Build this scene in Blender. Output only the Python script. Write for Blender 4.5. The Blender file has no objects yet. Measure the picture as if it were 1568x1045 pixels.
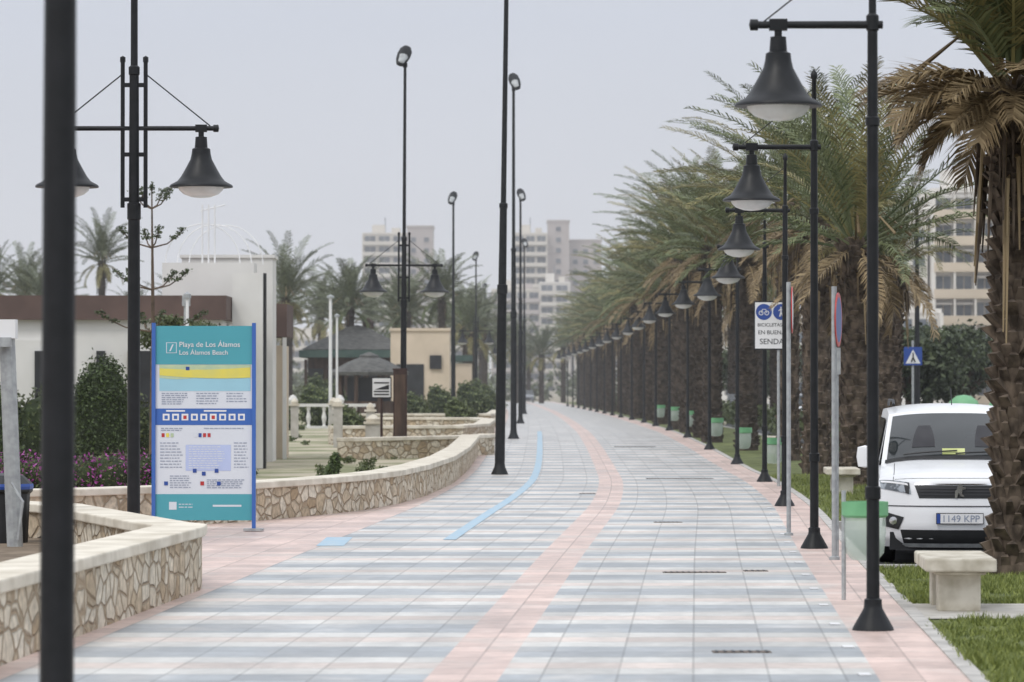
import bpy, math, random
import numpy as np
from mathutils import Vector, Matrix
random.seed(7); np.random.seed(7)
R=math.radians
sc=bpy.context.scene
COL=sc.collection
# ------------------------------------------------------------------ terrain helpers
def lerp(t,K):
    if t<=K[0][0]: return K[0][1]
    for (a,b),(c,d) in zip(K,K[1:]):
        if t<=c: return b+(d-b)*(t-a)/(c-a)
    return K[-1][1]
ZK=[(0,0),(85,0),(95,.06),(105,.15),(115,.21),(125,.26),(135,.3),(5000,.3)]
def gz(Y): return lerp(Y,ZK)
CK=[(-20,-2.5),(0,-1.5),(24,-.33),(42,.57),(59,1.48),(68,1.82),(76,2.05),(88,2.22),(101,2.35),(127,2.55),(160,2.7),(196,2.8),(250,2.75),(350,2.2),(450,1.0),(900,-8)]
def cx(Y):
    return (lerp(Y-3,CK)+lerp(Y,CK)*2+lerp(Y+3,CK))/4
# ------------------------------------------------------------------ materials
def newmat(name):
    m=bpy.data.materials.new(name); m.use_nodes=True
    nt=m.node_tree; b=nt.nodes['Principled BSDF']
    return m,nt,b
def mat(name,c,c2=None,rough=.7,scale=3.0,bump=0.0,metal=0.0,detail=5,spec=.4,contrast=(.35,.65),stretch=None,alpha=1.0):
    m,nt,b=newmat(name)
    if c2 is None: c2=tuple(v*.82 for v in c)
    tc=nt.nodes.new('ShaderNodeTexCoord'); mp=nt.nodes.new('ShaderNodeMapping')
    if stretch: mp.inputs['Scale'].default_value=stretch
    nz=nt.nodes.new('ShaderNodeTexNoise'); nz.inputs['Scale'].default_value=scale; nz.inputs['Detail'].default_value=detail
    rp=nt.nodes.new('ShaderNodeValToRGB')
    rp.color_ramp.elements[0].position=contrast[0]; rp.color_ramp.elements[1].position=contrast[1]
    rp.color_ramp.elements[0].color=(*c2,1); rp.color_ramp.elements[1].color=(*c,1)
    nt.links.new(tc.outputs['Object'],mp.inputs[0]); nt.links.new(mp.outputs[0],nz.inputs['Vector'])
    nt.links.new(nz.outputs['Fac'],rp.inputs[0]); nt.links.new(rp.outputs[0],b.inputs['Base Color'])
    b.inputs['Roughness'].default_value=rough; b.inputs['Metallic'].default_value=metal
    b.inputs['Specular IOR Level'].default_value=spec
    b.inputs['Alpha'].default_value=alpha
    if bump:
        bp=nt.nodes.new('ShaderNodeBump'); bp.inputs['Strength'].default_value=bump; bp.inputs['Distance'].default_value=.02
        nt.links.new(nz.outputs['Fac'],bp.inputs['Height']); nt.links.new(bp.outputs[0],b.inputs['Normal'])
    return m
def leafmat(name,c,c2,trans=0.0):
    m,nt,b=newmat(name)
    g=nt.nodes.new('ShaderNodeNewGeometry'); rp=nt.nodes.new('ShaderNodeValToRGB')
    rp.color_ramp.elements[0].color=(*c2,1); rp.color_ramp.elements[1].color=(*c,1)
    oi=nt.nodes.new('ShaderNodeObjectInfo'); mr=nt.nodes.new('ShaderNodeMapRange'); mr.inputs[3].default_value=.82; mr.inputs[4].default_value=1.22
    vm=nt.nodes.new('ShaderNodeVectorMath'); vm.operation='SCALE'
    nt.links.new(oi.outputs['Random'],mr.inputs[0]); nt.links.new(mr.outputs[0],vm.inputs['Scale'])
    nt.links.new(g.outputs['Random Per Island'],rp.inputs[0]); nt.links.new(rp.outputs[0],vm.inputs[0]); nt.links.new(vm.outputs[0],b.inputs['Base Color'])
    b.inputs['Roughness'].default_value=.55; b.inputs['Specular IOR Level'].default_value=.35
    return m

M={}
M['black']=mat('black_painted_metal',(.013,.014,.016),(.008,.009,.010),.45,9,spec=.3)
M['blackfar']=mat('black_metal_hazed',(.02,.022,.025),(.012,.014,.016),.55,4,spec=.3)  # paler copy of the black paint for far posts, haze put into the colour
M['lampglass']=mat('frosted_glass',(.7,.71,.7),(.58,.59,.58),.25,6)
M['galv']=mat('galvanised_steel',(.42,.44,.44),(.31,.32,.33),.5,12,metal=.2)
M['coping']=mat('coping_stone',(.72,.67,.57),(.52,.47,.38),.8,2.6,.15,detail=8)
M['white']=mat('white_render',(.72,.71,.68),(.62,.61,.58),.85,.8)
M['cream']=mat('cream_render',(.64,.54,.42),(.56,.47,.36),.85,1)
M['maroon']=mat('brown_fascia',(.13,.085,.072),(.09,.06,.052),.7,1)
M['roofgrey']=mat('grey_roof',(.12,.12,.112),(.06,.06,.056),.8,4,stretch=(1,1,4))
M['greenroof']=mat('green_fascia',(.06,.10,.085),(.04,.075,.065),.7,2)
M['darkwood']=mat('dark_wood',(.10,.062,.042),(.045,.028,.02),.7,6,stretch=(1,1,.2))
M['rust']=mat('brown_metal',(.07,.036,.03),(.04,.024,.02),.7,6)
M['dark']=mat('dark_opening',(.03,.032,.035),(.02,.02,.02),.4,2)
M['asphalt']=mat('asphalt',(.085,.086,.088),(.055,.056,.058),.9,1.2,.2,detail=9)
M['concrete']=mat('concrete',(.5,.48,.44),(.36,.34,.3),.85,3,.15)
M['kerb']=mat('kerb_stone',(.5,.48,.45),(.33,.32,.3),.85,3,.1)
M['bench']=mat('bench_stone',(.64,.60,.51),(.4,.36,.28),.85,5,.25,detail=8)
M['garden']=mat('garden_ground',(.44,.39,.29),(.2,.21,.11),.95,.4,.1,detail=9,contrast=(.4,.58))
M['soil']=mat('soil',(.22,.17,.12),(.12,.09,.06),.95,3,.3)
M['sand']=mat('ground_sand',(.34,.3,.23),(.26,.23,.17),.95,.1)
M['grass']=mat('grass_ground',(.15,.17,.05),(.06,.08,.02),.9,1.6,.3,detail=8)
M['blade']=leafmat('grass_blade',(.24,.27,.07),(.09,.12,.03))
M['lime']=mat('green_plastic',(.2,.46,.24),(.14,.36,.18),.45,3)
M['teal']=mat('teal_panel',(.085,.36,.42),(.075,.33,.39),.35,.6)
M['blue']=mat('blue_panel',(.05,.14,.44),(.045,.125,.4),.35,.6)
M['panel']=mat('panel_white',(.66,.7,.75),(.62,.66,.71),.35,.6)
M['signwhite']=mat('sign_white',(.78,.78,.78),(.72,.72,.72),.4,2)
M['yellow']=mat('map_yellow',(.72,.62,.1),(.62,.58,.16),.4,3)
M['lgreen']=mat('map_green',(.5,.58,.36),(.4,.52,.36),.4,6)
M['lblue']=mat('map_blue',(.32,.58,.68),(.3,.53,.63),.4,2)
M['lav']=mat('panel_lavender',(.45,.53,.76),(.43,.5,.72),.4,2)
M['ink']=mat('panel_ink',(.24,.28,.37),(.28,.32,.41),.5,2)
M['red']=mat('sign_red',(.5,.04,.04),(.42,.04,.04),.4,2)
M['bluesign']=mat('sign_blue',(.03,.08,.32),(.03,.07,.28),.4,2)
M['bag']=mat('bag_plastic',(.6,.68,.62),(.5,.6,.52),.3,3,alpha=.45)
M['iron']=mat('drain_iron',(.17,.14,.12),(.11,.09,.07),.8,9)
M['trunk']=mat('palm_trunk',(.15,.115,.085),(.045,.034,.025),.95,7,.8,contrast=(.38,.62),stretch=(1,1,.6))
M['trunkfar']=mat('palm_trunk_far',(.10,.08,.065),(.042,.035,.028),.95,6)
M['bark']=mat('bark',(.14,.1,.07),(.07,.05,.035),.9,5,.4)
M['palm']=leafmat('palm_leaf',(.185,.21,.10),(.055,.075,.03))
M['palmdry']=leafmat('palm_leaf_dry',(.33,.25,.14),(.13,.09,.045))
M['palmbrown']=leafmat('palm_leaf_olive',(.28,.25,.10),(.10,.09,.035))
M['leaf']=leafmat('hedge_leaf',(.085,.125,.04),(.025,.04,.012))
M['pine']=leafmat('tree_leaf',(.095,.12,.055),(.028,.042,.02))
M['mid']=leafmat('shrub_leaf',(.13,.16,.06),(.05,.065,.025))
M['far']=leafmat('distant_leaf',(.17,.19,.11),(.07,.085,.045))  # greyed green with less contrast, distance haze painted into the leaves
M['flower']=leafmat('magenta_flower',(.42,.10,.36),(.24,.03,.2))
M['fwall']=mat('far_wall',(.66,.62,.55),(.6,.56,.5),.9,.05)  # wall tone kept pale, part of the distance haze is in the colour
M['fpink']=mat('far_wall_rose',(.46,.41,.39),(.42,.38,.36),.9,.05)
M['fglass']=mat('far_window',(.15,.165,.19),(.09,.1,.12),.4,.3)
M['nwall']=mat('apartment_wall',(.74,.71,.66),(.68,.65,.6),.9,.2)
M['ntan']=mat('apartment_tan',(.64,.55,.43),(.58,.5,.39),.9,.3)
M['nglass']=mat('apartment_window',(.17,.19,.22),(.09,.11,.13),.3,.5)
M['awning']=mat('terrace_awning',(.42,.4,.36),(.3,.28,.26),.8,.3)
M['paint']=mat('car_paint_white',(.8,.81,.82),(.76,.77,.78),.22,.5,spec=.6)
M['carglass']=mat('car_glass',(.035,.04,.042),(.02,.024,.026),.06,1.5,spec=.8)
M['trim']=mat('black_plastic',(.02,.021,.023),(.015,.016,.017),.5,5)
M['chrome']=mat('chrome',(.75,.76,.78),(.6,.6,.62),.15,3,metal=1)
M['headl']=mat('headlight_glass',(.3,.33,.36),(.06,.07,.08),.08,9,contrast=(.45,.55),spec=.9)
M['tyre']=mat('tyre',(.02,.02,.02),(.012,.012,.012),.85,8)
M['amber']=mat('paper_slip',(.62,.66,.3),(.5,.55,.2),.5,3)
M['seat']=mat('seat_cloth',(.055,.055,.06),(.035,.035,.04),.8,3)

def stonemat():
    m,nt,b=newmat('rubble_stone')
    tc=nt.nodes.new('ShaderNodeTexCoord')
    mp=nt.nodes.new('ShaderNodeMapping'); mp.inputs['Scale'].default_value=(1,.75,1.15)
    nz=nt.nodes.new('ShaderNodeTexNoise'); nz.inputs['Scale'].default_value=2.5
    sub=nt.nodes.new('ShaderNodeVectorMath'); sub.operation='SUBTRACT'; sub.inputs[1].default_value=(.5,.5,.5)
    sc_=nt.nodes.new('ShaderNodeVectorMath'); sc_.operation='SCALE'; sc_.inputs['Scale'].default_value=.12
    add=nt.nodes.new('ShaderNodeVectorMath'); add.operation='ADD'
    v=nt.nodes.new('ShaderNodeTexVoronoi'); v.inputs['Scale'].default_value=4.6
    v2=nt.nodes.new('ShaderNodeTexVoronoi'); v2.feature='DISTANCE_TO_EDGE'; v2.inputs['Scale'].default_value=4.6
    nt.links.new(tc.outputs['Object'],mp.inputs[0]); nt.links.new(mp.outputs[0],nz.inputs['Vector'])
    nt.links.new(nz.outputs['Color'],sub.inputs[0]); nt.links.new(sub.outputs[0],sc_.inputs[0])
    nt.links.new(mp.outputs[0],add.inputs[0]); nt.links.new(sc_.outputs[0],add.inputs[1])
    nt.links.new(add.outputs[0],v.inputs['Vector']); nt.links.new(add.outputs[0],v2.inputs['Vector'])
    rp=nt.nodes.new('ShaderNodeValToRGB'); e=rp.color_ramp.elements
    e[0].position=0; e[0].color=(.42,.31,.19,1); e[1].position=1; e[1].color=(.76,.69,.56,1)
    for p,c in ((.2,(.66,.56,.42,1)),(.4,(.76,.7,.58,1)),(.6,(.54,.43,.29,1)),(.8,(.7,.62,.49,1))):
        q=e.new(p); q.color=c
    sp=nt.nodes.new('ShaderNodeSeparateColor'); nt.links.new(v.outputs['Color'],sp.inputs[0]); nt.links.new(sp.outputs[0],rp.inputs[0])
    n2=nt.nodes.new('ShaderNodeTexNoise'); n2.inputs['Scale'].default_value=13; n2.inputs['Detail'].default_value=7
    nt.links.new(tc.outputs['Object'],n2.inputs['Vector'])
    n2r=nt.nodes.new('ShaderNodeMapRange'); n2r.inputs[1].default_value=.3; n2r.inputs[2].default_value=.7; n2r.inputs[3].default_value=.6; n2r.inputs[4].default_value=1.08
    nt.links.new(n2.outputs['Fac'],n2r.inputs[0])
    mul=nt.nodes.new('ShaderNodeVectorMath'); mul.operation='SCALE'
    nt.links.new(rp.outputs[0],mul.inputs[0]); nt.links.new(n2r.outputs[0],mul.inputs['Scale'])
    r2=nt.nodes.new('ShaderNodeValToRGB'); r2.color_ramp.elements[0].position=.02; r2.color_ramp.elements[1].position=.09
    nt.links.new(v2.outputs['Distance'],r2.inputs[0])
    mx=nt.nodes.new('ShaderNodeMixRGB'); nt.links.new(r2.outputs[0],mx.inputs[0]); mx.inputs[1].default_value=(.36,.28,.19,1)
    nt.links.new(mul.outputs[0],mx.inputs[2]); nt.links.new(mx.outputs[0],b.inputs['Base Color'])
    b.inputs['Roughness'].default_value=.85
    bp=nt.nodes.new('ShaderNodeBump'); bp.inputs['Strength'].default_value=.8; bp.inputs['Distance'].default_value=.04
    nt.links.new(r2.outputs[0],bp.inputs['Height']); nt.links.new(bp.outputs[0],b.inputs['Normal'])
    return m
M['stone']=stonemat()

def pavemat(name,plaza=False):
    m,nt,b=newmat(name); N=nt.nodes; L=nt.links
    uv=N.new('ShaderNodeUVMap'); uv.uv_map='UVMap'
    s=N.new('ShaderNodeSeparateXYZ'); L.new(uv.outputs[0],s.inputs[0])
    def mth(op,a,bv=None,c=None):
        n=N.new('ShaderNodeMath'); n.operation=op
        for i,x in enumerate((a,bv,c)):
            if x is None: continue
            if isinstance(x,(int,float)): n.inputs[i].default_value=x
            else: L.new(x,n.inputs[i])
        return n.outputs[0]
    U,V=s.outputs[0],s.outputs[1]
    T=.5
    PER=2.6
    fr=mth('FRACT',mth('DIVIDE',V,PER))
    rp=N.new('ShaderNodeValToRGB'); rp.color_ramp.interpolation='CONSTANT'; e=rp.color_ramp.elements
    e[0].position=0; e[0].color=(.325,.345,.36,1); e[1].position=.40; e[1].color=(.52,.515,.49,1)
    q=e.new(.6); q.color=(.545,.475,.43,1)
    q=e.new(.8); q.color=(.52,.515,.49,1)
    L.new(fr,rp.inputs[0])
    pink=(.57,.44,.39,1)
    au=mth('ABSOLUTE',U)
    isC=mth('LESS_THAN',au,.24)
    isR=mth('GREATER_THAN',U,2.72)
    isL=mth('LESS_THAN',U,-3.0)
    mask=mth('MINIMUM',mth('ADD',mth('ADD',isC,isR),isL),1.0)
    if plaza: mask=mth('ADD',mth('MULTIPLY',mask,0),1.0)
    mx=N.new('ShaderNodeMixRGB'); L.new(mask,mx.inputs[0]); L.new(rp.outputs[0],mx.inputs[1]); mx.inputs[2].default_value=pink
    cu=mth('FLOOR',mth('DIVIDE',U,T)); cv=mth('FLOOR',mth('DIVIDE',V,PER/5))
    cb=N.new('ShaderNodeCombineXYZ'); L.new(cu,cb.inputs[0]); L.new(cv,cb.inputs[1])
    wn=N.new('ShaderNodeTexWhiteNoise'); L.new(cb.outputs[0],wn.inputs['Vector'])
    tint=mth('ADD',mth('MULTIPLY',wn.outputs['Value'],.26),.85)
    mpn=N.new('ShaderNodeMapping'); mpn.inputs['Scale'].default_value=(1.4,.4,1); L.new(uv.outputs[0],mpn.inputs[0])
    nz=N.new('ShaderNodeTexNoise'); nz.inputs['Scale'].default_value=.7; nz.inputs['Detail'].default_value=10; nz.inputs['Roughness'].default_value=.7; L.new(mpn.outputs[0],nz.inputs['Vector'])
    st=mth('ADD',mth('MULTIPLY',nz.outputs['Fac'],1.1),.46)
    # worn, bleached blotches
    nb=N.new('ShaderNodeTexNoise'); nb.inputs['Scale'].default_value=.9; nb.inputs['Detail'].default_value=6; nb.inputs['Distortion'].default_value=.6; L.new(uv.outputs[0],nb.inputs['Vector'])
    wr=N.new('ShaderNodeMapRange'); wr.inputs[1].default_value=.55; wr.inputs[2].default_value=.72; wr.inputs[4].default_value=.55; L.new(nb.outputs['Fac'],wr.inputs[0])
    wmx=N.new('ShaderNodeMixRGB'); L.new(wr.outputs[0],wmx.inputs[0]); L.new(mx.outputs[0],wmx.inputs[1]); wmx.inputs[2].default_value=(.56,.53,.49,1)
    n3=N.new('ShaderNodeTexNoise'); n3.inputs['Scale'].default_value=7; n3.inputs['Detail'].default_value=6; L.new(uv.outputs[0],n3.inputs['Vector'])
    st2=mth('ADD',mth('MULTIPLY',n3.outputs['Fac'],.5),.76)
    ju=mth('LESS_THAN',mth('FRACT',mth('DIVIDE',U,T)),.035)
    jv=mth('LESS_THAN',mth('FRACT',mth('DIVIDE',V,PER/5)),.05)
    j=mth('MAXIMUM',ju,jv)
    jm=mth('SUBTRACT',1.0,mth('MULTIPLY',j,.3))
    tot=mth('MULTIPLY',mth('MULTIPLY',tint,st),mth('MULTIPLY',jm,st2))
    vm=N.new('ShaderNodeVectorMath'); vm.operation='SCALE'; L.new(wmx.outputs[0],vm.inputs[0]); L.new(tot,vm.inputs['Scale'])
    L.new(vm.outputs[0],b.inputs['Base Color'])
    rr=mth('ADD',mth('MULTIPLY',nz.outputs['Fac'],.6),.18); L.new(rr,b.inputs['Roughness'])
    b.inputs['Specular IOR Level'].default_value=.45
    bp=N.new('ShaderNodeBump'); bp.inputs['Strength'].default_value=.3; bp.inputs['Distance'].default_value=.01
    L.new(jm,bp.inputs['Height']); L.new(bp.outputs[0],b.inputs['Normal'])
    return m
M['pave']=pavemat('promenade_paving'); M['plaza']=pavemat('plaza_paving',True)
M['bluepaint']=mat('blue_line_paint',(.32,.47,.58),(.42,.49,.53),.6,4,contrast=(.3,.6))

# ------------------------------------------------------------------ mesh builder
class MB:
    def __init__(s): s.v=[];s.f=[];s.m=[];s.ml=[];s.uv=None
    def mi(s,k):
        if k not in s.ml: s.ml.append(k)
        return s.ml.index(k)
    def poly(s,pts,k):
        n=len(s.v); s.v+= [tuple(p) for p in pts]; s.f.append(tuple(range(n,n+len(pts)))); s.m.append(s.mi(k))
    def box(s,c,d,k,rz=0,taper=1,rx=0):
        Mx=Matrix.Rotation(rz,3,'Z')@Matrix.Rotation(rx,3,'X'); n=len(s.v)
        for z in (-.5,.5):
            t=1 if z<0 else taper
            for x,y in ((-.5,-.5),(.5,-.5),(.5,.5),(-.5,.5)):
                p=Mx@Vector((x*d[0]*t,y*d[1]*t,z*d[2])); s.v.append((c[0]+p.x,c[1]+p.y,c[2]+p.z))
        i=s.mi(k)
        for f in ((3,2,1,0),(4,5,6,7),(0,1,5,4),(1,2,6,5),(2,3,7,6),(3,0,4,7)):
            s.f.append(tuple(n+a for a in f)); s.m.append(i)
    def tube(s,pts,rs,k,n=10,cap=True):
        pts=[Vector(p) for p in pts]
        if not isinstance(rs,(list,tuple)): rs=[rs]*len(pts)
        st=len(s.v); i=s.mi(k)
        for a,p in enumerate(pts):
            if a==0: t=pts[1]-p
            elif a==len(pts)-1: t=p-pts[a-1]
            else: t=pts[a+1]-pts[a-1]
            t.normalize(); up=Vector((0,0,1)) if abs(t.z)<.95 else Vector((0,1,0))
            u=t.cross(up).normalized(); w=u.cross(t)
            for b in range(n):
                q=p+(u*math.cos(2*math.pi*b/n)+w*math.sin(2*math.pi*b/n))*rs[a]; s.v.append(tuple(q))
        for a in range(len(pts)-1):
            for b in range(n):
                s.f.append((st+a*n+b,st+a*n+(b+1)%n,st+(a+1)*n+(b+1)%n,st+(a+1)*n+b)); s.m.append(i)
        if cap:
            s.f.append(tuple(st+b for b in range(n))); s.m.append(i)
            s.f.append(tuple(st+(len(pts)-1)*n+b for b in range(n))[::-1]); s.m.append(i)
    def lathe(s,prof,o,k,n=20,ax=None):
        st=len(s.v); i=s.mi(k)
        for r,z in prof:
            for b in range(n):
                a=2*math.pi*b/n; p=Vector((r*math.cos(a),r*math.sin(a),z))
                if ax is not None: p=ax@p
                s.v.append((o[0]+p.x,o[1]+p.y,o[2]+p.z))
        for a in range(len(prof)-1):
            for b in range(n):
                s.f.append((st+a*n+b,st+a*n+(b+1)%n,st+(a+1)*n+(b+1)%n,st+(a+1)*n+b)); s.m.append(i)
    def grid(s,fn,nu,nv,k):
        st=len(s.v); i=s.mi(k)
        for a in range(nu+1):
            for b in range(nv+1): s.v.append(tuple(fn(a/nu,b/nv)))
        for a in range(nu):
            for b in range(nv):
                q=st+a*(nv+1)+b; s.f.append((q,q+nv+1,q+nv+2,q+1)); s.m.append(i)
    def build(s,name,smooth=False,parent=None,bevel=0,loc=None,rz=0,coll=True,angle=True):
        me=bpy.data.meshes.new(name); me.from_pydata(s.v,[],s.f)
        for k in s.ml: me.materials.append(M[k])
        me.polygons.foreach_set('material_index',s.m)
        if smooth: me.polygons.foreach_set('use_smooth',[True]*len(s.f))
        me.update()
        if smooth and angle:
            try: me.set_sharp_from_angle(angle=R(38))
            except Exception: pass
        ob=bpy.data.objects.new(name,me); COL.objects.link(ob)
        if bevel:
            bm=ob.modifiers.new('bevel','BEVEL'); bm.width=bevel; bm.segments=2; bm.limit_method='ANGLE'
        if loc is not None: ob.location=loc
        if rz: ob.rotation_euler[2]=rz
        if parent: ob.parent=parent
        return ob
def empty(name,loc=(0,0,0),rz=0,sc_=1):
    e=bpy.data.objects.new(name,None); COL.objects.link(e); e.location=loc; e.rotation_euler[2]=rz; e.scale=(sc_,)*3
    e.empty_display_size=.2
    return e
def textobj(txt,size,loc,mat_,parent,name,rx=R(90)):
    cu=bpy.data.curves.new(name,'FONT'); cu.body=txt; cu.size=size; cu.extrude=.001
    t=bpy.data.objects.new(name+'_c',cu); COL.objects.link(t)
    bpy.context.view_layer.update()
    me=bpy.data.meshes.new_from_object(t.evaluated_get(bpy.context.evaluated_depsgraph_get()))
    bpy.data.objects.remove(t)
    ob=bpy.data.objects.new(name,me); COL.objects.link(ob); me.materials.clear(); me.materials.append(M[mat_])
    ob.location=loc; ob.rotation_euler=(rx,0,0); ob.parent=parent
    return ob

# ------------------------------------------------------------------ ground sheets
def sheet(name,fl,fr,Y0,Y1,dz,key,step=5,uvfn=True,nx=1):
    ys=sorted(set([Y0,Y1]+[y for y in np.arange(math.ceil(Y0/step)*step,Y1,step)]))
    v=[];f=[];uv=[]
    for y in ys:
        a,b=fl(y),fr(y)
        for i in range(nx+1):
            x=a+(b-a)*i/nx; v.append((x,y,gz(y)+dz)); uv.append((x-cx(y),y))
    for r in range(len(ys)-1):
        for i in range(nx):
            q=r*(nx+1)+i; f.append((q,q+1,q+nx+2,q+nx+1))
    me=bpy.data.meshes.new(name); me.from_pydata(v,[],f); me.materials.append(M[key])
    ul=me.uv_layers.new(name='UVMap')
    for l in me.loops: ul.data[l.index].uv=uv[l.vertex_index]
    ob=bpy.data.objects.new(name,me); COL.objects.link(ob); return ob
k=lambda c:(lambda y:c)
u=lambda c:(lambda y:cx(y)+c)
sheet('ground',k(-2500),k(2500),-60,4000,-.16,'sand')
sheet('garden_lawn',k(-60),u(-3.3),55,330,-.02,'garden')
sheet('plaza_pavement',k(-16),u(-2.95),8,60,-.006,'plaza')
sheet('promenade_pavement',u(-3.55),u(3.3),5,420,0,'pave',step=2.5)
sheet('road',u(3.5),u(16),8,420,-.1,'asphalt')
sheet('far_pavement',u(16),u(40),8,420,-.02,'concrete')
def ublue(w):
    K=[(44,-1.55),(48,-1.6),(57,-1.68),(76,-1.62),(95,-1.6),(122,-1.6),(135,-1.6)]
    return lambda y:cx(y)+lerp(y,K)+w
sheet('cycle_lane_line',ublue(-.07),ublue(.09),46,135,.005,'bluepaint',step=2.5)
sheet('cycle_lane_mark',k(-2.35),k(-2.02),44.2,46.8,.004,'bluepaint')
def strip(mb,fx0,fx1,Y0,Y1,z0,z1,key,step=5):
    ys=sorted(set([Y0,Y1]+list(np.arange(math.ceil(Y0/step)*step,Y1,step))))
    for a,b in zip(ys,ys[1:]):
        P=[(fx0(a),a),(fx1(a),a),(fx1(b),b),(fx0(b),b)]
        for i in range(4):
            (x,y),(X2,Y2)=P[i],P[(i+1)%4]
            if i in(0,) and a!=Y0: continue
            if i==2 and b!=Y1: continue
            mb.poly([(x,y,gz(y)+z0),(X2,Y2,gz(Y2)+z0),(X2,Y2,gz(Y2)+z1),(x,y,gz(y)+z1)],key)
        mb.poly([(x,y,gz(y)+z1) for x,y in P],key)
mb=MB(); strip(mb,u(3.3),u(3.42),8,420,-.15,.012,'kerb'); mb.build('promenade_kerb')
GR=[(8,39.0,3.42,5.6),(52,420,3.42,6.0)]
mb=MB()
for a,b,x0,x1 in GR: strip(mb,u(x1),u(x1+.14),a,b,-.15,.02,'kerb')
strip(mb,u(3.42),u(5.6),39.0,39.25,-.15,.02,'kerb'); strip(mb,u(3.42),u(6.0),51.75,52,-.15,.02,'kerb')
mb.build('verge_kerb')
for a,b,x0,x1 in GR: sheet('verge_grass',u(x0),u(x1),a,b,-.008,'grass')
sheet('bench_path',u(3.42),u(5.0),30.3,32.4,.002,'concrete')
def blades(name,regions,n,h,key='blade'):
    v=[];f=[]
    for (a,b,x0,x1) in regions:
        cnt=int(n*(b-a)*(x1-x0))
        for _ in range(cnt):
            y=random.uniform(a,b)
            if 30.25<y<32.45: continue
            uu=random.uniform(x0,x1); x=cx(y)+uu+random.gauss(0,.012)
            pn=math.sin(x*5+y*2)*math.sin(y*1.3+x)+.5*math.sin(x*11-y*3)
            if pn<-.75 and random.random()<.7: continue
            hh=h*random.uniform(.5,1.5)*(1+.45*pn)
            if hh<.01: hh=.01
            an=random.uniform(0,6.28); w=.006+.004*random.random()
            dx,dy=math.cos(an)*w,math.sin(an)*w; lx,ly=random.gauss(0,.4)*hh,random.gauss(0,.4)*hh
            q=len(v); z=gz(y)-.01
            v+=[(x-dx,y-dy,z),(x+dx,y+dy,z),(x+lx,y+ly,z+hh)]; f.append((q,q+1,q+2))
    me=bpy.data.meshes.new(name); me.from_pydata(v,[],f); me.materials.append(M[key])
    ob=bpy.data.objects.new(name,me); COL.objects.link(ob)
blades('grass',[(23.5,38.9,3.40,5.5)],1400,.045)
blades('grass',[(52.2,80,3.44,5.5)],250,.06)

# ------------------------------------------------------------------ walls
def wall(name,pts,h=.55,t=.42,cop=.1,zb=None,over=.05):
    e=empty(name); b=MB(); c=MB()
    pts=[Vector(p) for p in pts]
    fine=[]
    for p,q in zip(pts,pts[1:]):
        n=max(1,int((q-p).length/1.0))
        fine+=[p+(q-p)*i/n for i in range(n)]
    fine.append(pts[-1])
    nr=[]
    for i,p in enumerate(fine):
        a=fine[max(0,i-1)]; d=fine[min(len(fine)-1,i+1)]; tt=(d-a).normalized(); nr.append(Vector((-tt.y,tt.x)))
    def ring(bm,t0,t1,z0,z1,key):
        st=len(bm.v); mi=bm.mi(key)
        for p,n in zip(fine,nr):
            g=gz(p.y)
            for tt,zz in ((t0,z0),(t0,z1),(t1,z1),(t1,z0)):
                q=p+n*tt; bm.v.append((q.x,q.y,g+zz))
        for i in range(len(fine)-1):
            for j in range(4):
                bm.f.append((st+i*4+j,st+i*4+(j+1)%4,st+(i+1)*4+(j+1)%4,st+(i+1)*4+j)); bm.m.append(mi)
        for i in (0,len(fine)-1):
            bm.f.append(tuple(st+i*4+j for j in range(4))); bm.m.append(mi)
    ring(b,0,t,-.1,h-cop,'stone'); ring(c,-over,t+over,h-cop+.002,h,'coping')
    o=b.build('stonework',parent=e); o2=c.build('coping',parent=e,bevel=.015)
    return e
wall('planter_wall',[(-4.1,15),(-3.5,25.1),(-2.93,34.6),(-2.96,35.2),(-3.15,35.6),(-4.9,41.4),(-5.8,42.6),(-9,44.5)],h=.6)
mb=MB(); mb.poly([(-4.5,15,.22),(-3.9,25.1,.22),(-3.35,34.6,.22),(-5.1,41,.22),(-9,44,.22),(-14,44,.22),(-14,15,.22)],'soil'); mb.build('planter_soil')
wall('garden_wall',[(-14,46.5),(-7.2,48.3),(-5.8,49.2),(-4.6,50.8),(-3.69,52.6),(-2.80,55.4),(-2.3,57.4),(-1.86,60.2),(-1.5,65),(-1.17,73),(-1.02,84),(-.9,99)],h=.55)
wall('garden_wall',[(-.85,99.5),(-1.6,97.8),(-4.5,95)],h=.55)
wall('garden_wall',[(-5.5,112),(-1.5,113),(-.75,117),(-.6,128),(-1.2,132),(-5,133)],h=.55)
wall('garden_wall',[(-7,150),(-.9,150),(-.6,152),(-.5,175)],h=.55)
wall('garden_wall',[(-7,200),(-.8,200),(-.7,240)],h=.5)

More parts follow.
